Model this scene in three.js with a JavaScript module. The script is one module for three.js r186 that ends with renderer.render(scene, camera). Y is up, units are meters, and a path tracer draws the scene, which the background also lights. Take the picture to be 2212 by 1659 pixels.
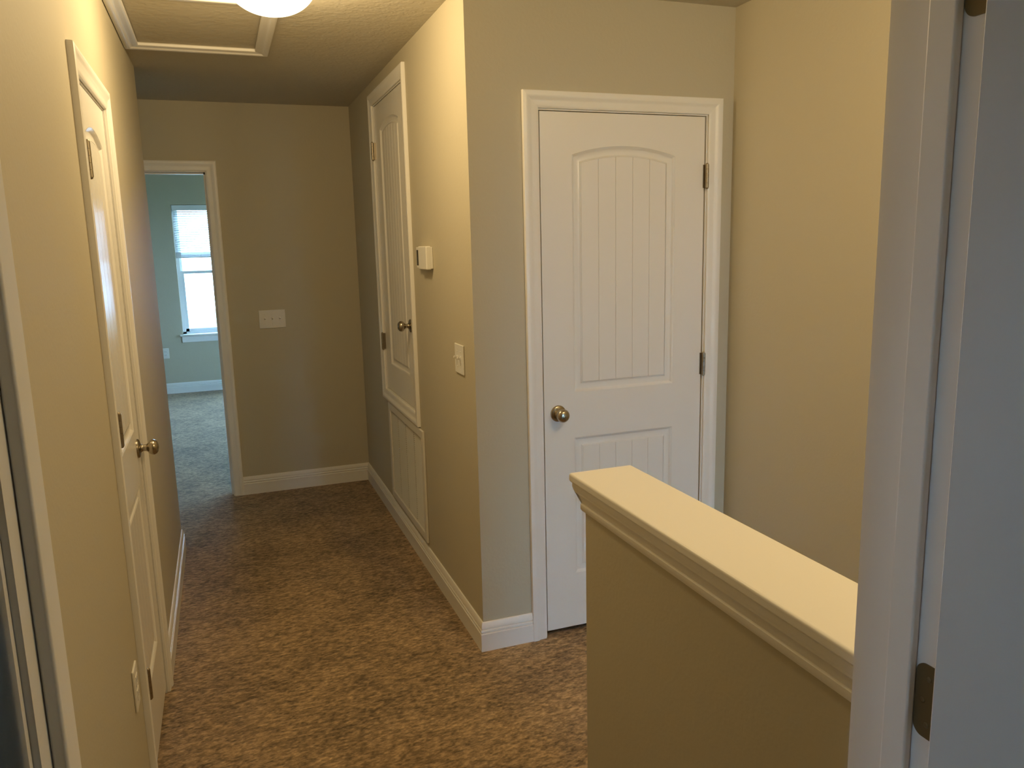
import * as THREE from 'three';
import { mergeGeometries, mergeVertices, toCreasedNormals } from 'three/addons/utils/BufferGeometryUtils.js';
import { RoundedBoxGeometry } from 'three/addons/geometries/RoundedBoxGeometry.js';

// ------------------------------------------------------------------ camera, sky, exposure
// World: x to the right along the landing, y up, -z down the hallway (the comments call -z "depth").
const scene = new THREE.Scene();
const renderer = new THREE.WebGLRenderer({ antialias: true });
renderer.toneMapping = THREE.LinearToneMapping;
renderer.toneMappingExposure = 1.0;
renderer.shadowMap.enabled = true;

const camera = new THREE.PerspectiveCamera(52.08, 2212 / 1659, 0.02, 200);
{
  const yaw = 0.3501, pitch = 0.1773, roll = 0.0242;
  const cy = Math.cos(yaw), sy = Math.sin(yaw), cp = Math.cos(pitch), sp = Math.sin(pitch), cr = Math.cos(roll), sr = Math.sin(roll);
  const F = new THREE.Vector3(sy * cp, -sp, -cy * cp), R = new THREE.Vector3(cy, 0, sy), U = new THREE.Vector3(sy * sp, cp, -cy * sp);
  const X = R.clone().multiplyScalar(cr).addScaledVector(U, -sr), Y = R.clone().multiplyScalar(sr).addScaledVector(U, cr);
  camera.position.set(0, 1.577, 0);
  camera.quaternion.setFromRotationMatrix(new THREE.Matrix4().makeBasis(X, Y, F.clone().negate()));
  camera.updateMatrixWorld();
}
// an evenly overcast sky: it enters the house only through the windows
scene.background = new THREE.Color().setRGB(0.50, 0.92, 1.42);
scene.backgroundIntensity = 17.0;
const LAMP = new THREE.Color().setRGB(1.0, 0.738, 0.385);
const HALL_LAMP_CD = 2.25, LANDING_LAMP_CD = 2.7;

// ------------------------------------------------------------------ dimensions (metres)
const H = 2.454;                       // ceiling
const XL = -0.3025, X1 = 0.857, X2 = 1.9606;   // hall left wall, hall right wall, stairwell right wall
const ZL = 4.36, ZC = 2.741, ZF = 5.25, ZB = 9.5;  // depths: end of left wall, wall with the white door, far wall, bedroom window wall
const DN = 0.592, DW = 0.71;           // near and far face of the wall that holds the doorway
const XO = -2.4, DBACK = -3.1;         // outer walls

// ------------------------------------------------------------------ helpers
let seed = 12345;
const rnd = () => ((seed = (seed * 1664525 + 1013904223) >>> 0) / 4294967296);
const used = new Map();
function numbered(n) { const k = used.get(n) ?? 0; used.set(n, k + 1); return k ? n + '_' + String(k).padStart(3, '0') : n; }
function shade(o) { o.traverse((m) => { if (m.isMesh) { m.castShadow = true; m.receiveShadow = true; } }); return o; }
function boxUV(g) {
  if (g.index) g = g.toNonIndexed();
  const p = g.attributes.position, n = g.attributes.normal, uv = new Float32Array(p.count * 2);
  for (let i = 0; i < p.count; i += 3) {
    let ax = 0, ay = 0, az = 0;
    for (let k = 0; k < 3; k++) { ax += Math.abs(n.getX(i + k)); ay += Math.abs(n.getY(i + k)); az += Math.abs(n.getZ(i + k)); }
    for (let k = 0; k < 3; k++) {
      const x = p.getX(i + k), y = p.getY(i + k), z = p.getZ(i + k);
      const [u, v] = ay >= ax && ay >= az ? [x, z] : ax >= az ? [z, y] : [x, y];
      uv[(i + k) * 2] = u; uv[(i + k) * 2 + 1] = v;
    }
  }
  g.setAttribute('uv', new THREE.BufferAttribute(uv, 2));
  return g;
}
function clean(g) {
  g = g.index ? g.toNonIndexed() : g;
  for (const k of Object.keys(g.attributes)) if (!['position', 'normal', 'uv'].includes(k)) g.deleteAttribute(k);
  if (!g.attributes.normal) g.computeVertexNormals();
  return boxUV(g);
}
function merge(list) { return mergeGeometries(list.map(clean)); }
function mesh(name, geos, mat, parent) {
  const m = new THREE.Mesh(Array.isArray(geos) ? merge(geos) : clean(geos), mat);
  m.name = parent ? name : numbered(name);
  (parent ?? scene).add(m);
  return shade(m);
}
function group(name, pos, turn = 0) {
  const g = new THREE.Group(); g.name = numbered(name); g.position.set(...pos); g.rotation.y = turn; scene.add(g); return g;
}
function tag(o, label, category, extra = {}) { Object.assign(o.userData, { label, category }, extra); return o; }
function struct(o, label, category) { return tag(o, label, category, { kind: 'structure' }); }
function sub(name, parent, pos = [0, 0, 0]) { const g = new THREE.Group(); g.name = name; g.position.set(...pos); parent.add(g); return g; }
function box(x0, x1, y0, y1, z0, z1) { return new THREE.BoxGeometry(x1 - x0, y1 - y0, z1 - z0).translate((x0 + x1) / 2, (y0 + y1) / 2, (z0 + z1) / 2); }
function dbox(x0, x1, y0, y1, d0, d1) { return box(x0, x1, y0, y1, -d1, -d0); }     // with depths
function rbox(x0, x1, y0, y1, z0, z1, r = 0.002, s = 2) { return new RoundedBoxGeometry(x1 - x0, y1 - y0, z1 - z0, s, Math.min(r, (x1 - x0) / 2.01, (y1 - y0) / 2.01, (z1 - z0) / 2.01)).translate((x0 + x1) / 2, (y0 + y1) / 2, (z0 + z1) / 2); }
function rectShape(a0, a1, b0, b1, holes = []) {
  const foot = [[a0, b0]];                                         // holes that reach the lower edge are notches in the outline
  for (const h of holes.filter((q) => q[2] <= b0).sort((p, q) => p[0] - q[0])) foot.push([h[0], b0], [h[0], h[3]], [h[1], h[3]], [h[1], b0]);
  const s = new THREE.Shape([...foot, [a1, b0], [a1, b1], [a0, b1]].map((p) => new THREE.Vector2(...p)));
  for (const h of holes.filter((q) => q[2] > b0)) s.holes.push(new THREE.Path([[h[0], h[2]], [h[0], h[3]], [h[1], h[3]], [h[1], h[2]]].map((p) => new THREE.Vector2(...p))));
  return s;
}
const extr = (s, depth, opt = {}) => new THREE.ExtrudeGeometry(s, { depth, bevelEnabled: false, curveSegments: 12, ...opt });
// wall across the hall (plane of constant depth); holes [x0, x1, y0, y1]
const wallX = (d0, d1, x0, x1, y0, y1, holes) => extr(rectShape(x0, x1, y0, y1, holes), d1 - d0).translate(0, 0, -d1);
// wall along the hall (plane of constant x); holes [d0, d1, y0, y1]
const wallZ = (x0, x1, d0, d1, y0, y1, holes) => extr(rectShape(d0, d1, y0, y1, holes), x1 - x0).rotateY(Math.PI / 2).translate(x0, 0, 0);
function quads(rows) {                 // surface through rows of points, flat faces
  const pos = [];
  for (let i = 0; i + 1 < rows.length; i++) for (let j = 0; j + 1 < rows[i].length; j++) {
    const a = rows[i][j], b = rows[i][j + 1], c = rows[i + 1][j + 1], d = rows[i + 1][j];
    pos.push(...a, ...b, ...c, ...a, ...c, ...d);
  }
  const g = new THREE.BufferGeometry();
  g.setAttribute('position', new THREE.Float32BufferAttribute(pos, 3)); g.computeVertexNormals();
  return g;
}
const crease = (g, a = 0.5) => { g = mergeVertices(g, 1e-5); g.deleteAttribute('normal'); return toCreasedNormals(g, a); };
function lathe(pts, seg = 32) { return new THREE.LatheGeometry(pts.map((p) => new THREE.Vector2(...p)), seg); }

// mitred casing round an opening in local x/y, thickness along +z; profile [outward, proud]
const CASING = [[0, 0], [0, 0.0085], [0.003, 0.0105], [0.012, 0.0112], [0.024, 0.0118], [0.031, 0.0128], [0.035, 0.0155], [0.039, 0.0172], [0.050, 0.0178], [0.056, 0.0176], [0.0595, 0.0155], [0.0605, 0.012], [0.0605, 0]];
function casing(parent, mat, x0, x1, y0, y1, sides, z = 0, profile = CASING, flip = 1, name = 'casing') {
  const has = (s) => (sides.includes(s) ? 1 : 0);
  const P = { t: (u) => [[x0 - u * has('l'), y1 + u], [x1 + u * has('r'), y1 + u]], b: (u) => [[x0 - u * has('l'), y0 - u], [x1 + u * has('r'), y0 - u]],
    l: (u) => [[x0 - u, y0 - u * has('b')], [x0 - u, y1 + u * has('t')]], r: (u) => [[x1 + u, y0 - u * has('b')], [x1 + u, y1 + u * has('t')]] };
  for (const s of sides) {
    const rows = profile.map(([u, t]) => P[s](u).map(([x, y]) => [x, y, z + flip * t]));
    if ((s === 't' || s === 'r') === (flip > 0)) rows.forEach((r) => r.reverse());
    mesh(name, crease(quads(rows), 0.6), mat, parent);
  }
}
// moulding swept along a plan path [[x, depth], ...]; the profile [proud, y] stands to the right of the way walked; returns one geometry per stretch
function sweep(path, profile, side = 1) {
  const n = path.length, dir = [], nor = [];
  for (let i = 0; i + 1 < n; i++) { const dx = path[i + 1][0] - path[i][0], dd = path[i + 1][1] - path[i][1], l = Math.hypot(dx, dd); dir.push([dx / l, dd / l]); nor.push([side * dd / l, -side * dx / l]); }
  const mit = path.map((_, i) => {
    if (i === 0) return nor[0]; if (i === n - 1) return nor[n - 2];
    const a = nor[i - 1], b = nor[i], k = 1 + a[0] * b[0] + a[1] * b[1]; return [(a[0] + b[0]) / k, (a[1] + b[1]) / k];
  });
  const out = [];
  for (let i = 0; i + 1 < n; i++) {
    const at = (k, [t, y]) => [path[k][0] + mit[k][0] * t, y, -(path[k][1] + mit[k][1] * t)];
    const rows = profile.map((p) => [at(i, p), at(i + 1, p)]);
    const g = crease(quads(rows), 0.6);
    const caps = [];
    for (const k of [i, i + 1]) { const c = at(k, [0, profile[0][1]]); const pos = []; for (let j = 0; j + 1 < profile.length; j++) pos.push(...c, ...at(k, profile[j]), ...at(k, profile[j + 1])); const q = new THREE.BufferGeometry(); q.setAttribute('position', new THREE.Float32BufferAttribute(pos, 3)); q.computeVertexNormals(); caps.push(q); }
    out.push([g, ...caps]);
  }
  return out;
}
const BASE = [[0.0145, 0], [0.0145, 0.0715], [0.0130, 0.0735], [0.0085, 0.0745], [0.0085, 0.0785], [0.0125, 0.0800], [0.0135, 0.0840], [0.0120, 0.0880], [0.0070, 0.0890], [0.0070, 0.0930], [0.0112, 0.0950], [0.0108, 0.0990], [0.0070, 0.1120], [0.0055, 0.1165], [0.0035, 0.1180], [0, 0.1180]];

// ------------------------------------------------------------------ procedural textures
function noiseGrid(n) { const a = new Float32Array(n * n); for (let i = 0; i < a.length; i++) a[i] = rnd(); return a; }
function tileNoise(size, cells, grid = noiseGrid(cells)) {       // smooth, repeating
  const out = new Float32Array(size * size), k = cells / size;
  for (let y = 0; y < size; y++) {
    const fy = y * k, y0 = Math.floor(fy), ty = fy - y0, sy = ty * ty * (3 - 2 * ty), a = (y0 % cells) * cells, b = ((y0 + 1) % cells) * cells;
    for (let x = 0; x < size; x++) {
      const fx = x * k, x0 = Math.floor(fx), tx = fx - x0, sx = tx * tx * (3 - 2 * tx), c = x0 % cells, d = (x0 + 1) % cells;
      out[y * size + x] = (grid[a + c] * (1 - sx) + grid[a + d] * sx) * (1 - sy) + (grid[b + c] * (1 - sx) + grid[b + d] * sx) * sy;
    }
  }
  return out;
}
function blurTile(a, size, r) {                                   // repeating box blur, both ways
  const pass = (src, sx, sy) => { const o = new Float32Array(src.length); for (let y = 0; y < size; y++) for (let x = 0; x < size; x++) { let s = 0; for (let k = -r; k <= r; k++) s += src[((y + k * sy + size) % size) * size + ((x + k * sx + size) % size)]; o[y * size + x] = s / (2 * r + 1); } return o; };
  return pass(pass(a, 1, 0), 0, 1);
}
function tex(size, fn, srgb, repeat) {
  const d = new Uint8Array(size * size * 4);
  for (let i = 0; i < size * size; i++) { const c = fn(i); d[i * 4] = c[0]; d[i * 4 + 1] = c[1]; d[i * 4 + 2] = c[2]; d[i * 4 + 3] = 255; }
  const t = new THREE.DataTexture(d, size, size, THREE.RGBAFormat);
  t.wrapS = t.wrapT = THREE.RepeatWrapping; t.magFilter = THREE.LinearFilter; t.minFilter = THREE.LinearMipmapLinearFilter; t.generateMipmaps = true;
  if (srgb) t.colorSpace = THREE.SRGBColorSpace;
  t.repeat.set(repeat, repeat); t.needsUpdate = true;
  return t;
}
const clamp = (v) => Math.max(0, Math.min(255, v));
// light orange-peel roller texture of the wall paint
const PEEL = (() => { const s = 512, a = tileNoise(s, 64), b = tileNoise(s, 150); return tex(s, (i) => { const v = clamp(255 * (0.65 * a[i] + 0.35 * b[i])); return [v, v, v]; }, false, 1 / 0.5); })();
// knockdown ceiling: flat islands
const KNOCK = (() => { const s = 512, a = tileNoise(s, 40), b = tileNoise(s, 90); return tex(s, (i) => { const t = 0.6 * a[i] + 0.4 * b[i], v = clamp(255 * Math.min(1, Math.max(0, (t - 0.42) * 5))); return [v, v, v]; }, false, 1 / 0.8); })();
// cut-pile carpet: leaning tufts of a few millimetres, a trodden mottle of some centimetres, a few darker flecks
function streakNoise(size, cx, cz) {                              // repeating, cells longer along x
  const grid = new Float32Array(cx * cz), out = new Float32Array(size * size); for (let i = 0; i < grid.length; i++) grid[i] = rnd();
  for (let y = 0; y < size; y++) {
    const fy = y * cz / size, y0 = Math.floor(fy), ty = fy - y0, sy = ty * ty * (3 - 2 * ty), a = (y0 % cz) * cx, b = ((y0 + 1) % cz) * cx;
    for (let x = 0; x < size; x++) {
      const fx = x * cx / size + 0.35 * fy * cx / cz, x0 = Math.floor(fx), tx = fx - x0, sx = tx * tx * (3 - 2 * tx), c = x0 % cx, d = (x0 + 1) % cx;
      out[y * size + x] = (grid[a + c] * (1 - sx) + grid[a + d] * sx) * (1 - sy) + (grid[b + c] * (1 - sx) + grid[b + d] * sx) * sy;
    }
  }
  return out;
}
const [CARPET, CARPET_BUMP] = (() => {
  const s = 2048, tuft = streakNoise(s, 260, 480), lean = streakNoise(s, 110, 240), mottle = tileNoise(s, 22), wide = tileNoise(s, 7), fleck = tileNoise(s, 700);
  const h = new Float32Array(s * s);
  for (let i = 0; i < h.length; i++) h[i] = 0.5 * tuft[i] + 0.25 * lean[i] + 0.25 * fleck[i];
  const c = tex(s, (i) => {
    const v = 0.53 + 0.40 * (h[i] - 0.5) + 0.13 * (lean[i] - 0.5) + 0.075 * (mottle[i] - 0.5) + 0.09 * (wide[i] - 0.5), d = fleck[i] > 0.84 ? 0.85 : 1;
    return [clamp(255 * v * d * 1.06), clamp(255 * v * d * 0.895), clamp(255 * v * d * 0.69)];
  }, true, 1 / 2.2);
  return [c, tex(s, (i) => { const v = clamp(255 * (0.9 * h[i] + 0.1 * mottle[i])); return [v, v, v]; }, false, 1 / 2.2)];
})();

// ------------------------------------------------------------------ materials
const lin = (r, g, b) => new THREE.Color().setRGB(r, g, b);
const std = (o) => new THREE.MeshStandardMaterial(o);
const M = {
  wall: std({ color: lin(0.525, 0.475, 0.355), roughness: 0.7, bumpMap: PEEL, bumpScale: 0.0003 }),
  ceiling: std({ color: lin(0.58, 0.53, 0.42), roughness: 0.9, bumpMap: KNOCK, bumpScale: 0.0006 }),
  carpet: new THREE.MeshPhysicalMaterial({ map: CARPET, roughness: 1, sheen: 0.35, sheenRoughness: 0.8, sheenColor: lin(0.8, 0.8, 0.8), bumpMap: CARPET_BUMP, bumpScale: 0.003 }),
  trim: std({ color: lin(0.83, 0.81, 0.77), roughness: 0.38 }),
  door: std({ color: lin(0.83, 0.81, 0.77), roughness: 0.26, bumpMap: PEEL, bumpScale: 0.00008 }),
  plastic: std({ color: lin(0.78, 0.76, 0.70), roughness: 0.4 }),
  vinyl: std({ color: lin(0.82, 0.82, 0.82), roughness: 0.4 }),
  nickel: std({ color: lin(0.42, 0.375, 0.30), metalness: 1, roughness: 0.26 }),
  hinge: std({ color: lin(0.36, 0.31, 0.235), metalness: 1, roughness: 0.38 }),
  oldBrass: std({ color: lin(0.17, 0.14, 0.085), metalness: 0.85, roughness: 0.5 }),
  screen: std({ color: lin(0.045, 0.042, 0.03), roughness: 0.25 }),
  dark: std({ color: lin(0.05, 0.045, 0.04), roughness: 0.9 }),
  grille: std({ color: lin(0.72, 0.69, 0.62), roughness: 0.5 }),
  glow: std({ color: lin(0.9, 0.88, 0.8), roughness: 0.35, emissive: lin(1.0, 0.86, 0.55), emissiveIntensity: 3.2 }),
  glass: new THREE.MeshPhysicalMaterial({ color: 0xffffff, roughness: 0, transmission: 1, thickness: 0, ior: 1.5 }),
  slat: new THREE.MeshPhysicalMaterial({ color: lin(0.82, 0.82, 0.8), roughness: 0.9, transmission: 0.4, thickness: 0 }),
  lawn: std({ color: lin(0.20, 0.22, 0.16), roughness: 1 }),
  concrete: std({ color: lin(0.45, 0.44, 0.41), roughness: 1 }),
};

// ------------------------------------------------------------------ shell of the house
const wallLabel = 'greige painted ';
struct(mesh('floor', [extr((() => {
  const s = rectShape(XO - 0.11, X2 + 0.11, DBACK - 0.11, ZB + 0.11);
  s.holes.push(new THREE.Path([[0.91, DW], [0.91, 1.71], [X2, 1.71], [X2, DBACK], [1.065, DBACK], [1.065, DW]].map((p) => new THREE.Vector2(...p))));
  return s;
})(), 0.24).rotateX(-Math.PI / 2).translate(0, -0.24, 0)], M.carpet), 'beige cut-pile carpet running through hall and bedroom', 'floor');
const HATCH = { x0: -0.243, x1: 0.232, d0: 3.18, d1: 3.868 };
struct(mesh('ceiling', extr(rectShape(XO - 0.11, X2 + 0.11, DBACK - 0.11, ZB + 0.11, [[HATCH.x0 - 0.005, HATCH.x1 + 0.005, HATCH.d0 - 0.005, HATCH.d1 + 0.005]]), 0.16).rotateX(-Math.PI / 2).translate(0, H, 0), M.ceiling), 'textured ceiling over hall and landing', 'ceiling');
struct(mesh('wall_left', wallZ(XL - 0.11, XL, DW, ZL, 0, H, [[2.313, 2.917, -0.01, 2.042]]), M.wall), wallLabel + 'hall wall holding the closet door with near hinges', 'wall');
struct(mesh('wall_alcove', wallX(ZL - 0.11, ZL, XO, XL - 0.11, 0, H), M.wall), wallLabel + 'wall turning the corner before the bedroom', 'wall');
struct(mesh('wall_far', wallX(ZF, ZF + 0.11, XO, X2, 0, H, [[-0.815, -0.012, -0.01, 2.066]]), M.wall), wallLabel + 'wall at the hall end with bedroom doorway', 'wall');
struct(mesh('wall_right', wallZ(X1, X1 + 0.11, ZC + 0.11, ZF, 0, H, [[3.70, 4.465, 0.757, 2.342], [3.63, 4.34, 0.20, 0.65]]), M.wall), wallLabel + 'hall wall with small utility door and vent', 'wall');
struct(mesh('wall_landing', wallX(ZC, ZC + 0.11, X1, X2, 0, H, [[1.109, 1.856, -0.01, 2.066]]), M.wall), wallLabel + 'wall holding the white door beside the landing', 'wall');
struct(mesh('wall_stairwell', wallZ(X2, X2 + 0.11, DBACK, ZB, -2.9, H, [[6.9, 8.1, 0.66, 2.05]]), M.wall), wallLabel + 'tall plain wall along the stairwell', 'wall');
struct(mesh('wall_doorway', wallX(DN, DW, XO, 1.065, 0, H, [[-0.167, 0.730, -0.01, 2.066]]), M.wall), wallLabel + 'wall round the open doorway', 'wall');
struct(mesh('wall_room_right', wallZ(0.955, 1.065, DBACK, DN, 0, H), M.wall), wallLabel + 'wall behind the open door', 'wall');
struct(mesh('wall_outer_left', wallZ(XO - 0.11, XO, DBACK, ZB, 0, H, [[-0.05, 0.42, 1.05, 1.75]]), M.wall), wallLabel + 'outer wall with a side window', 'wall');
struct(mesh('wall_outer_back', [wallX(DBACK - 0.11, DBACK, XO, X2, -2.9, H, [[1.12, 1.90, -0.3, 1.9]])], M.wall), wallLabel + 'outer wall with the stairwell window', 'wall');
struct(mesh('wall_bedroom', wallX(ZB, ZB + 0.11, XO, X2, 0, H, [[-0.435, 0.48, 0.64, 2.075], [0.86, 1.775, 0.64, 2.075]]), M.wall), wallLabel + 'bedroom wall round the bright window', 'wall');
struct(mesh('wall_half', dbox(0.80, 0.91, 0, 0.995, DW, 1.683), M.wall), wallLabel + 'waist-high wall guarding the stairs', 'wall');
// below the landing
struct(mesh('wall_stair_lower', [dbox(0.80, 0.91, -2.9, -0.24, DBACK, 1.82), dbox(0.91, X2, -2.9, -0.24, 1.72, 1.82), dbox(0.91, 1.065, -2.9, -0.24, DBACK, DW - 0.3)], M.wall), wallLabel + 'walls enclosing the stairs below the floor', 'wall');
struct(mesh('floor_lower', dbox(0.80, X2, -3.05, -2.9, DBACK - 0.11, 1.82), M.carpet), 'carpeted floor at the foot of the stairs', 'floor');
{
  const st = struct(group('stairs', [0, 0, 0]), 'carpeted stairs going down beside the half wall', 'stairs');
  for (let k = 1; k <= 14; k++) { const d1 = 1.71 - (k - 1) * 0.27, d0 = d1 - 0.27; mesh('step', rbox(d1 > 0.9 ? 0.911 : 1.066, X2 - 0.001, -0.195 * k - 0.2, -0.195 * k, -d1, -d0, 0.012), M.carpet, st); }
}
// baseboards
function baseboard(name, label, path, side = 1) { sweep(path, BASE, side).forEach((g) => struct(mesh(name, g, M.trim), label, 'baseboard')); }
baseboard('baseboard_right', 'white moulded baseboard of the hall wall turning to the white door', [[0.0345, ZF], [X1, ZF], [X1, ZC], [1.0705, ZC]], 1);
baseboard('baseboard_left', 'white moulded baseboard between closet door and the doorway wall', [[XL, DW], [XL, 2.266]], 1);
baseboard('baseboard_left_end', 'white moulded baseboard past the closet door turning the corner', [[XL, 2.964], [XL, ZL], [XO, ZL]], 1);
baseboard('baseboard_landing', 'white moulded baseboard of the stairwell wall on the landing', [[1.9055, ZC], [X2, ZC], [X2, 1.72]], 1);
baseboard('baseboard_half_wall', 'white moulded baseboard round the half wall', [[0.80, DW], [0.80, 1.683], [0.91, 1.683]], -1);
baseboard('baseboard_bedroom', 'white moulded baseboard under the bedroom window', [[XO, ZB], [X2, ZB]], 1);

// half-wall cap with its crown moulding
{
  const t = struct(group('trim_1', [0.855, 0.93, -1.2]), 'broad cream wooden cap with crown moulding on the half wall', 'cap');
  const cap = rbox(0.768, 0.942, 0.9935, 1.0155, -1.713, -(DW + 0.001), 0.006, 3).translate(-0.855, -0.93, 1.2);
  mesh('cap_board', cap, M.trim, t);
  const CROWN = [[0.0, 0.922], [0.0075, 0.922], [0.0095, 0.926], [0.0095, 0.938], [0.0065, 0.941], [0.0075, 0.948], [0.0105, 0.957], [0.0155, 0.964], [0.0195, 0.967], [0.0195, 0.972], [0.0225, 0.974], [0.0245, 0.981], [0.0245, 0.9935], [0, 0.9935]];
  sweep([[0.80, DW + 0.001], [0.80, 1.683], [0.91, 1.683], [0.91, DW + 0.001]], CROWN, -1).forEach((g) => mesh('crown_moulding', g.map((q) => q.translate(-0.855, -0.93, 1.2)), M.trim, t));
}

// ------------------------------------------------------------------ doors
// outline of a panel, inset by k; arched when rise > 0
function outline(x0, x1, y0, y1, rise, k) {
  const pts = [[x0 + k, y0 + k], [x1 - k, y0 + k]], n = 16, half = (x1 - x0) / 2, cx = (x0 + x1) / 2;
  if (!rise) { pts.push([x1 - k, y1 - k], [x0 + k, y1 - k]); return pts; }
  const R = (half * half + rise * rise) / (2 * rise), cy = y1 + rise - R, hw = half - k;
  for (let i = 0; i <= n; i++) { const x = cx + hw * (1 - 2 * i / n); pts.push([x, cy + Math.sqrt((R - k) ** 2 - (x - cx) ** 2)]); }
  return pts;
}
const topAt = (x0, x1, y1, rise, k, x) => { if (!rise) return y1 - k; const half = (x1 - x0) / 2, R = (half * half + rise * rise) / (2 * rise); return y1 + rise - R + Math.sqrt((R - k) ** 2 - (x - (x0 + x1) / 2) ** 2); };
// door slab with raised plank panels; local x 0..w, y 0..h, face at z = 0
function slab(parent, w, h, panels, mat, planks) {
  const t = 0.035, s = rectShape(0.0015, w - 0.0015, 0, h);
  for (const p of panels) s.holes.push(new THREE.Path(outline(...p, 0).map((q) => new THREE.Vector2(...q)).reverse()));
  const geos = [extr(s, t - 0.002, { bevelEnabled: true, bevelThickness: 0.001, bevelSize: 0.001, bevelOffset: -0.001, bevelSegments: 1 }).translate(0, 0, -t + 0.001)];
  const RING = [[0, 0], [0.004, -0.0022], [0.008, -0.0082], [0.011, -0.0098], [0.026, -0.0086], [0.031, -0.0076], [0.0335, -0.0042], [0.036, -0.0035]];
  for (const p of panels) {
    const rows = RING.map(([k, z]) => { const o = outline(...p, k).map(([x, y]) => [x, y, z - 0.0002]); o.push(o[0]); return o; });
    geos.push(crease(quads(rows), 0.7));
    geos.push(extr(new THREE.Shape(outline(...p, -0.002).map((q) => new THREE.Vector2(...q))), 0.012).translate(0, 0, -0.026));
  }
  const m = mesh('slab', geos, mat, parent);
  for (const p of panels) {
    const [x0, x1, y0, y1, rise] = p, k = 0.036, a = x0 + k, b = x1 - k, wd = (b - a) / planks;
    for (let i = 0; i < planks; i++) {
      const g = 0.0002, l = a + i * wd + g, r = a + (i + 1) * wd - g, sh = new THREE.Shape();
      sh.moveTo(l, y0 + k); sh.lineTo(r, y0 + k);
      const n = rise ? 4 : 1;
      for (let j = 0; j <= n; j++) { const x = r + (l - r) * j / n; sh.lineTo(x, topAt(x0, x1, y1, rise, k, x)); }
      mesh('plank', extr(sh, 0.010, { bevelEnabled: true, bevelThickness: 0.0016, bevelSize: 0.0018, bevelOffset: -0.0018, bevelSegments: 1, curveSegments: 1 }).translate(0, 0, -0.0148), mat, m);
    }
  }
  return m;
}
const KNOB = [[0, 0.0655], [0.008, 0.0652], [0.016, 0.0632], [0.0222, 0.0585], [0.0255, 0.052], [0.0262, 0.046], [0.0245, 0.040], [0.0195, 0.0345], [0.0135, 0.0305], [0.0112, 0.0270], [0.0108, 0.0180], [0.0125, 0.0125], [0.0175, 0.0095]];
const ROSE = [[0.0170, 0.0098], [0.0215, 0.0090], [0.0285, 0.0070], [0.0318, 0.0042], [0.0325, 0.0015], [0.0325, 0]];
function knob(parent, x, y, z) {
  const k = mesh('knob', lathe(KNOB).rotateX(Math.PI / 2), M.nickel, parent); k.position.set(x, y, z);
  const r = mesh('rosette', lathe(ROSE).rotateX(Math.PI / 2), M.nickel, k);
  mesh('keyhole_button', lathe([[0, 0.0668], [0.0042, 0.0665], [0.0045, 0.0655], [0.0045, 0.0640]], 16).rotateX(Math.PI / 2), M.hinge, k);
  return k;
}
function hingeKnuckles(parent, x, y, z, mat = M.hinge) {
  const g = [], L = 0.089, r = 0.0068;
  for (let i = 0; i < 5; i++) g.push(new THREE.CylinderGeometry(r, r, L / 5 - 0.0008, 14).translate(0, -L / 2 + (i + 0.5) * L / 5, 0));
  for (const s of [-1, 1]) g.push(new THREE.SphereGeometry(r * 0.85, 12, 8).translate(0, s * L / 2, 0));
  g.push(box(-0.009, 0.009, -L / 2, L / 2, -0.0170, -0.0145), box(-0.0015, 0.0015, -L / 2, L / 2, -0.0150, -0.004));
  const m = mesh('hinge', g, mat, parent); m.position.set(x, y, z); return m;
}
// closed door in a cased opening; local origin at the floor in the middle of the opening, z = face of the wall
function closedDoor(name, label, pos, turn, o) {
  const g = struct(group(name, pos, turn), label, 'door'), w = o.w, y0 = o.y0, y1 = o.y1;
  const J = 0.018, wallT = 0.11;
  const bottom = o.fourSides;
  // jamb boards and stop
  mesh('jamb', [box(-w / 2 - 0.003 - J, -w / 2 - 0.003, bottom ? y0 - J : 0, y1 + 0.003 + J, -wallT, -0.0005)], M.trim, g);
  mesh('jamb', [box(w / 2 + 0.003, w / 2 + 0.003 + J, bottom ? y0 - J : 0, y1 + 0.003 + J, -wallT, -0.0005)], M.trim, g);
  mesh('jamb', [box(-w / 2 - 0.003, w / 2 + 0.003, y1 + 0.003, y1 + 0.003 + J, -wallT, -0.0005)], M.trim, g);
  if (bottom) mesh('jamb', [box(-w / 2 - 0.003, w / 2 + 0.003, y0 - 0.003 - J, y0 - 0.003, -wallT, -0.0005)], M.trim, g);
  mesh('door_stop', [box(-w / 2 - 0.003, -w / 2 + 0.009, bottom ? y0 : 0, y1, -0.072, -0.0395), box(w / 2 - 0.009, w / 2 + 0.003, bottom ? y0 : 0, y1, -0.072, -0.0395), box(-w / 2, w / 2, y1 - 0.009, y1 + 0.003, -0.072, -0.0395)], M.trim, g);
  const rv = 0.008;
  casing(g, M.trim, -w / 2 - rv, w / 2 + rv, bottom ? y0 - rv : 0, y1 + rv, bottom ? ['l', 't', 'r', 'b'] : ['l', 't', 'r'], 0.0002);
  const leaf = sub('leaf', g, [-w / 2, y0, -0.003]);
  const s = slab(leaf, w, y1 - y0, o.panels.map(([a, b, c, d, e]) => [a, b, c - y0, d - y0, e]), M.door, o.planks ?? 6);
  // keep three levels: the slab and its planks hang straight from the door
  g.remove(leaf); s.position.copy(leaf.position); g.add(s);
  for (const y of o.hinges) hingeKnuckles(g, -o.knobSide * (w / 2 + 0.001), y, 0.0135, o.hingeMat);
  knob(g, o.knobSide * (w / 2 - 0.060), o.knobY, -0.003);
  return g;
}
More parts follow.
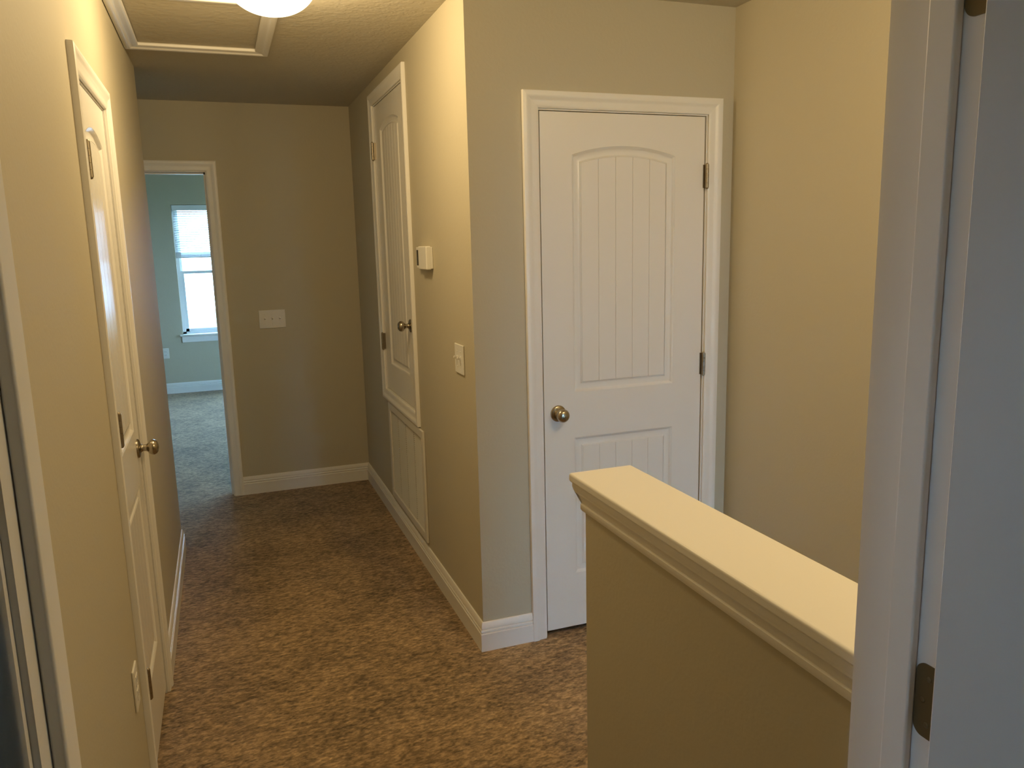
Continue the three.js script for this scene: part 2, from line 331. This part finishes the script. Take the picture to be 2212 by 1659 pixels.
// white door across the landing
closedDoor('door_1', 'closed white arch-panelled door facing the half wall, round knob opposite its hinges', [1.4825, 0, -ZC], 0, {
  w: 0.705, y0: 0.022, y1: 2.045, knobSide: -1, knobY: 0.921, hinges: [0.31, 1.07, 1.819],
  panels: [[0.130, 0.569, 1.0, 1.893, 0.034], [0.130, 0.569, 0.253, 0.816, 0]], planks: 5,
});
// closet door on the left hall wall (hinges towards the doorway)
closedDoor('door_2', 'closed white closet door seen edge-on in the left wall under the attic hatch', [XL, 0, -2.615], Math.PI / 2, {
  w: 0.56, y0: 0.022, y1: 2.02, knobSide: 1, knobY: 0.93, hinges: [0.345, 1.10, 1.815],
  panels: [[0.105, 0.455, 1.0, 1.893, 0.034], [0.105, 0.455, 0.253, 0.816, 0]], planks: 4,
});
// small utility door above the return vent
closedDoor('door_3', 'small raised utility door above the return vent, four-sided casing', [X1, 0, -4.0825], -Math.PI / 2, {
  w: 0.725, y0: 0.777, y1: 2.32, knobSide: 1, knobY: 1.19, hinges: [1.045, 2.09], fourSides: true,
  panels: [[0.138, 0.587, 0.93, 2.185, 0.034]], planks: 6,
});
// bedroom doorway: casing and jambs, its door out of sight
{
  const g = struct(group('door_4', [-0.4135, 0, -ZF]), 'white cased doorway opening on the daylit bedroom', 'doorway');
  const w = 0.767;
  mesh('jamb', box(-w / 2 - 0.018, -w / 2, 0, 2.063, -0.11, -0.0005), M.trim, g);
  mesh('jamb', box(w / 2, w / 2 + 0.018, 0, 2.063, -0.11, -0.0005), M.trim, g);
  mesh('jamb', box(-w / 2, w / 2, 2.045, 2.063, -0.11, -0.0005), M.trim, g);
  mesh('door_stop', [box(-w / 2, -w / 2 + 0.011, 0, 2.045, -0.07, -0.036), box(w / 2 - 0.011, w / 2, 0, 2.045, -0.07, -0.036), box(-w / 2, w / 2, 2.034, 2.045, -0.07, -0.036)], M.trim, g);
  casing(g, M.trim, -w / 2 - 0.005, w / 2 + 0.005, 0, 2.05, ['l', 't', 'r'], 0.0002);
}
// the open doorway the room looks out of, with its door swung back into the room
{
  const g = struct(group('door_5', [0.2815, 0, -DN]), 'white door frame and flat door standing open beside the half wall', 'door');
  const L = -0.148 - 0.2815, R = 0.711 - 0.2815, T = DW - DN, top = 2.045, J = 0.018;
  mesh('jamb', box(L - J, L, 0, top + J, -T, 0), M.trim, g);
  const hj = mesh('jamb', box(R, R + J, 0, top + J, -T, 0), M.trim, g);
  mesh('jamb', box(L, R, top, top + J, -T, 0), M.trim, g);
  const s0 = -0.062, s1 = -0.0275;                               // door stop
  mesh('door_stop', rbox(L, L + 0.011, 0, top, s0, s1, 0.003), M.trim, g);
  mesh('door_stop', rbox(R - 0.011, R, 0, top, s0, s1, 0.003), M.trim, g);
  mesh('door_stop', rbox(L + 0.011, R - 0.011, top - 0.011, top, s0, s1, 0.003), M.trim, g);
  casing(g, M.trim, L - 0.005, R + 0.005, 0, top + 0.005, ['l', 't', 'r'], 0.0002);
  casing(g, M.trim, L - 0.005, R + 0.005, 0, top + 0.005, ['l', 't', 'r'], -T - 0.0002, CASING, -1);
  // hinge leaves let into the jamb, round-cornered, each with three screws
  const lw = 0.028, lh = 0.0445, rr = 0.013, sh = new THREE.Shape();
  sh.moveTo(0, -lh); sh.lineTo(-lw + rr, -lh); sh.absarc(-lw + rr, -lh + rr, rr, -Math.PI / 2, -Math.PI, true); sh.lineTo(-lw, lh - rr); sh.absarc(-lw + rr, lh - rr, rr, Math.PI, Math.PI / 2, true); sh.lineTo(0, lh);
  const leafG = extr(sh, 0.0025).rotateY(Math.PI / 2);
  for (const y of [0.29, 1.055, 1.828]) {
    const hg = mesh('hinge', leafG.clone().rotateY(Math.PI), M.oldBrass, g);
    hg.position.set(R + 0.0012, y, 0.001);
    for (const [dy, dz] of [[-0.028, -0.010], [0, -0.017], [0.028, -0.010]]) { const sc = mesh('screw', new THREE.SphereGeometry(0.0034, 12, 8).scale(0.3, 1, 1), M.oldBrass, hg); sc.position.set(-0.0026, dy, dz); }
    const kn = [];
    for (let i = 0; i < 5; i++) kn.push(new THREE.CylinderGeometry(0.0062, 0.0062, 0.0172, 12).translate(0, -0.0356 + i * 0.0178, 0));
    const kk = mesh('hinge_knuckle', kn, M.oldBrass, hg); kk.position.set(0.006, 0, 0.012);
  }
  // open door leaf
  const a = 105 * Math.PI / 180, px = 0.713, pd = 0.577;
  const lx = px - 0.042 * Math.sin(a), ld = pd + 0.042 * Math.cos(a);
  const tmp = sub('leaf', g), s = slab(tmp, 0.85, 2.02, [[0.145, 0.705, 0.98, 1.873, 0.04], [0.145, 0.705, 0.235, 0.795, 0]], M.door, 6);
  g.remove(tmp); g.add(s); s.position.set(lx - 0.2815, 0.022, DN - ld); s.rotation.y = a - Math.PI;
  const kb = mesh('knob', lathe([...KNOB, ...ROSE]).rotateX(Math.PI / 2), M.nickel, s); kb.position.set(0.79, 0.90, 0);
}

// ------------------------------------------------------------------ windows
function windowUnit(name, label, pos, turn, w, y0, y1, sill = true) {   // local z = 0 is the inner face of the wall, y from the floor
  const g = struct(group(name, pos, turn), label, 'window'), zf = -0.085, mid = y0 + (y1 - y0) * 0.495;
  mesh('window_frame', [box(-w / 2, -w / 2 + 0.035, y0, y1, zf - 0.025, zf + 0.03), box(w / 2 - 0.035, w / 2, y0, y1, zf - 0.025, zf + 0.03), box(-w / 2, w / 2, y1 - 0.035, y1, zf - 0.025, zf + 0.03), box(-w / 2, w / 2, y0, y0 + 0.04, zf - 0.025, zf + 0.03)], M.vinyl, g);
  const si = w / 2 - 0.035;
  const low = mesh('lower_sash', [box(-si, -si + 0.032, y0 + 0.04, mid, zf, zf + 0.022), box(si - 0.032, si, y0 + 0.04, mid, zf, zf + 0.022), box(-si, si, y0 + 0.04, y0 + 0.075, zf, zf + 0.022), box(-si, si, mid - 0.024, mid + 0.008, zf, zf + 0.026)], M.vinyl, g);
  mesh('pane', box(-si + 0.03, si - 0.03, y0 + 0.07, mid - 0.03, zf + 0.009, zf + 0.0095), M.glass, low);
  const up = mesh('upper_sash', [box(-si, -si + 0.02, mid, y1 - 0.035, zf - 0.022, zf), box(si - 0.02, si, mid, y1 - 0.035, zf - 0.022, zf), box(-si, si, y1 - 0.055, y1 - 0.035, zf - 0.022, zf)], M.vinyl, g);
  mesh('pane', box(-si + 0.018, si - 0.018, mid - 0.005, y1 - 0.053, zf - 0.0115, zf - 0.011), M.glass, up);
  if (sill) {
    mesh('window_sill', rbox(-w / 2 - 0.035, w / 2 + 0.035, y0 - 0.004, y0 + 0.018, -0.055, 0.035, 0.006), M.trim, g);
    mesh('apron', [rbox(-w / 2 - 0.015, w / 2 + 0.015, y0 - 0.072, y0 - 0.004, 0.0005, 0.013, 0.003)], M.trim, g);
  }
  return g;
}
windowUnit('window_1', 'bright bedroom window with white sill beyond the doorway', [0.0225, 0, -ZB], 0, 0.915, 0.64, 2.075);
windowUnit('window_2', 'side window of the room beside the open door', [XO, 0, -0.185], Math.PI / 2, 0.47, 1.05, 1.75);
windowUnit('window_3', 'window over the stairs opposite the white door', [1.51, 0, 3.1], Math.PI, 0.78, -0.3, 1.9);
windowUnit('window_4', 'side window of the bedroom', [X2, 0, -7.5], -Math.PI / 2, 1.2, 0.66, 2.05);
windowUnit('window_5', 'second bedroom window hidden by the far hall wall', [1.3175, 0, -ZB], 0, 0.915, 0.64, 2.075);
// blind half drawn up in the bedroom window
{
  const b = tag(group('window_blind', [0.0225, 1.50, -ZB]), 'white slatted blind pulled halfway up in the bedroom window', 'blind');
  mesh('headrail', rbox(-0.452, 0.452, 0.515, 0.572, -0.048, 0.006, 0.004), M.vinyl, b);
  for (let k = 0; k < 18; k++) mesh('slat', box(-0.445, 0.445, -0.001, 0.001, -0.0235, 0.0235).rotateX(0.25).translate(0, 0.085 + k * 0.0245, -0.024), M.slat, b);
  for (let k = 0; k < 14; k++) mesh('slat', box(-0.445, 0.445, 0.0175 + k * 0.0034, 0.0206 + k * 0.0034, -0.047, -0.001), M.vinyl, b);
  mesh('bottom_rail', rbox(-0.445, 0.445, 0, 0.017, -0.049, 0.001, 0.004), M.vinyl, b);
  for (const x of [-0.33, 0.33]) for (const z of [-0.0475, -0.0005]) mesh('ladder_cord', new THREE.CylinderGeometry(0.0009, 0.0009, 0.50, 6).translate(x, 0.265, z), M.vinyl, b);
}

// ------------------------------------------------------------------ ceiling: attic hatch and lamps
{
  const g = tag(group('attic_hatch', [(HATCH.x0 + HATCH.x1) / 2, H, -(HATCH.d0 + HATCH.d1) / 2]), 'rectangular attic hatch with white moulded frame beside the ceiling lamp', 'hatch');
  const w = HATCH.x1 - HATCH.x0, d = HATCH.d1 - HATCH.d0;
  mesh('hatch_panel', box(-w / 2 - 0.004, w / 2 + 0.004, 0.004, 0.020, -d / 2 - 0.004, d / 2 + 0.004), M.ceiling, g);
  const tmp = new THREE.Group();
  casing(tmp, M.trim, -w / 2, w / 2, -d / 2, d / 2, ['l', 't', 'r', 'b'], 0.0002, CASING.map(([u, t]) => [u * 0.95, t]), 1, 'frame_moulding');
  for (const m of tmp.children.slice()) { m.geometry.rotateX(Math.PI / 2); g.add(m); }
}
function ceilingLamp(label, x, d, cd) {
  const g = tag(group('ceiling_light', [x, H, -d]), label, 'lamp');
  mesh('pan', lathe([[0, -0.001], [0.155, -0.001], [0.160, -0.006], [0.160, -0.022], [0.150, -0.028], [0, -0.028]], 48), M.plastic, g);
  const pts = []; for (let i = 0; i <= 20; i++) { const a = i / 20 * Math.PI / 2; pts.push([0.148 * Math.sin(a) ** 0.9, -0.026 - 0.124 * Math.cos(a) ** 0.95]); }
  mesh('glass_shade', lathe(pts, 48), M.glow, g);
  const l = new THREE.PointLight(LAMP, cd, 0, 2); l.name = 'bulb'; l.position.set(0, -0.09, 0); l.castShadow = true; l.shadow.radius = 4.5; g.add(l);
  return g;
}
ceilingLamp('lit frosted dome lamp on the hall ceiling beside the attic hatch', 0.226, 2.74, HALL_LAMP_CD);
ceilingLamp('lit frosted dome lamp on the ceiling above the stairs', 1.45, 0.92, LANDING_LAMP_CD);

// ------------------------------------------------------------------ fittings on the walls
function plate(name, label, pos, turn, gangs, kind) {
  const w = [0.07, 0.116, 0.162][gangs - 1] ?? 0.07, h = 0.116, g = tag(group(name, pos, turn), label, kind === 'outlet' ? 'outlet' : 'switch');
  mesh('cover_plate', rbox(-w / 2, w / 2, -h / 2, h / 2, 0.0002, 0.0062, 0.0028, 3), M.plastic, g);
  for (let i = 0; i < gangs; i++) {
    const x = (i - (gangs - 1) / 2) * 0.046;
    if (kind === 'outlet') for (const y of [-0.0195, 0.0195]) {
      const r = mesh('socket', rbox(x - 0.0165, x + 0.0165, y - 0.014, y + 0.014, 0.005, 0.0082, 0.0015), M.plastic, g);
      mesh('slot', [box(x - 0.0075, x - 0.0055, y - 0.004, y + 0.005, 0.0078, 0.0084), box(x + 0.0055, x + 0.0075, y - 0.004, y + 0.005, 0.0078, 0.0084)], M.dark, r);
    } else {
      mesh('toggle_collar', rbox(x - 0.0055, x + 0.0055, -0.0125, 0.0125, 0.004, 0.0072, 0.001), M.plastic, g);
      mesh('toggle', rbox(-0.004, 0.004, -0.0045, 0.0045, 0, 0.017, 0.0015).rotateX(-0.45).translate(x, 0.001, 0.005), M.plastic, g);
    }
    for (const y of kind === 'outlet' ? [0] : [-0.030, 0.030]) mesh('screw', new THREE.SphereGeometry(0.003, 10, 6).scale(1, 1, 0.4).translate(x, y, 0.0064), M.plastic, g);
  }
  return g;
}
plate('light_switch', 'triple toggle switch plate on the wall beside the bedroom doorway', [0.295, 1.136, -ZF], 0, 3, 'switch');
plate('light_switch', 'double toggle switch plate between thermostat and the wall corner', [X1, 1.136, -2.928], -Math.PI / 2, 2, 'switch');
plate('wall_outlet', 'outlet plate low on the wall before the closet door', [XL, 0.44, -2.155], Math.PI / 2, 1, 'outlet');
plate('wall_outlet', 'outlet plate on the bedroom wall beside the window', [-0.633, 0.458, -ZB], 0, 1, 'outlet');
{
  const g = tag(group('thermostat', [X1, 1.523, -3.39], -Math.PI / 2), 'white thermostat with dark display beside the utility door', 'thermostat');
  mesh('back_plate', rbox(-0.105, 0.105, -0.046, 0.046, 0.0002, 0.012, 0.003), M.plastic, g);
  mesh('body', rbox(-0.035, 0.105, -0.050, 0.050, 0.008, 0.031, 0.005, 3), M.plastic, g);
  const b = mesh('display_bezel', rbox(-0.107, -0.033, -0.046, 0.046, 0.008, 0.022, 0.003), M.plastic, g);
  mesh('screen', rbox(-0.098, -0.045, -0.034, 0.034, 0.0205, 0.0228, 0.0008), M.screen, b);
}
// return-air vent: stamped frame and four banks of louvres
{
  const D0 = 3.575, D1 = 4.395, y0 = 0.142, y1 = 0.702, w = D1 - D0, g = tag(group('air_vent', [X1, y0, -(D0 + D1) / 2], -Math.PI / 2), 'louvred return-air vent below the small utility door', 'vent');
  const hw = w / 2, h = y1 - y0, in0 = -hw + 0.042, in1 = hw - 0.042, b0 = 0.038, b1 = h - 0.038, cols = 4, bar = 0.012, cw = (in1 - in0 - bar * (cols - 1)) / cols;
  const banks = []; for (let c = 0; c < cols; c++) banks.push([in0 + c * (cw + bar), in0 + c * (cw + bar) + cw]);
  mesh('vent_frame', extr(rectShape(-hw + 0.004, hw - 0.004, 0.004, h - 0.004, [[in0 - 0.002, in1 + 0.002, b0, b1]]), 0.004, { bevelEnabled: true, bevelThickness: 0.004, bevelSize: 0.004, bevelSegments: 2, bevelOffset: 0 }).translate(0, 0, 0.0042), M.grille, g);
  for (let c = 1; c < cols; c++) { const x = banks[c][0] - bar / 2; mesh('mullion', box(x - 0.003, x + 0.003, b0 - 0.004, b1 + 0.004, -0.012, -0.004), M.grille, g); }
  for (const [x0, x1] of banks) {
    const geos = [], n = 46, p = (b1 - b0) / n;
    for (let i = 0; i < n; i++) geos.push(box(x0, x1, -0.0005, 0.0005, -0.0040, 0.0040).rotateX(0.62).translate(0, b0 + (i + 0.5) * p, 0.0035));
    geos.push(box(x0, x0 + 0.0015, b0 - 0.003, b1 + 0.003, -0.008, 0.0015), box(x1 - 0.0015, x1, b0 - 0.003, b1 + 0.003, -0.008, 0.0015));
    mesh('louvre_bank', geos, M.grille, g).userData.kind = 'stuff';
  }
  for (const [x, y] of [[-hw + 0.02, 0.05], [hw - 0.02, 0.05], [-hw + 0.02, h - 0.05], [hw - 0.02, h - 0.05]]) mesh('screw', new THREE.SphereGeometry(0.0042, 10, 6).scale(1, 1, 0.4).translate(x, y, 0.0125), M.grille, g);
}

// ------------------------------------------------------------------ outdoors, seen and felt only through the windows
struct(mesh('ground_outside', box(-60, 60, -3.4, -3.2, -70, 60), M.lawn), 'pale lawn outside the windows', 'lawn');

renderer.render(scene, camera);
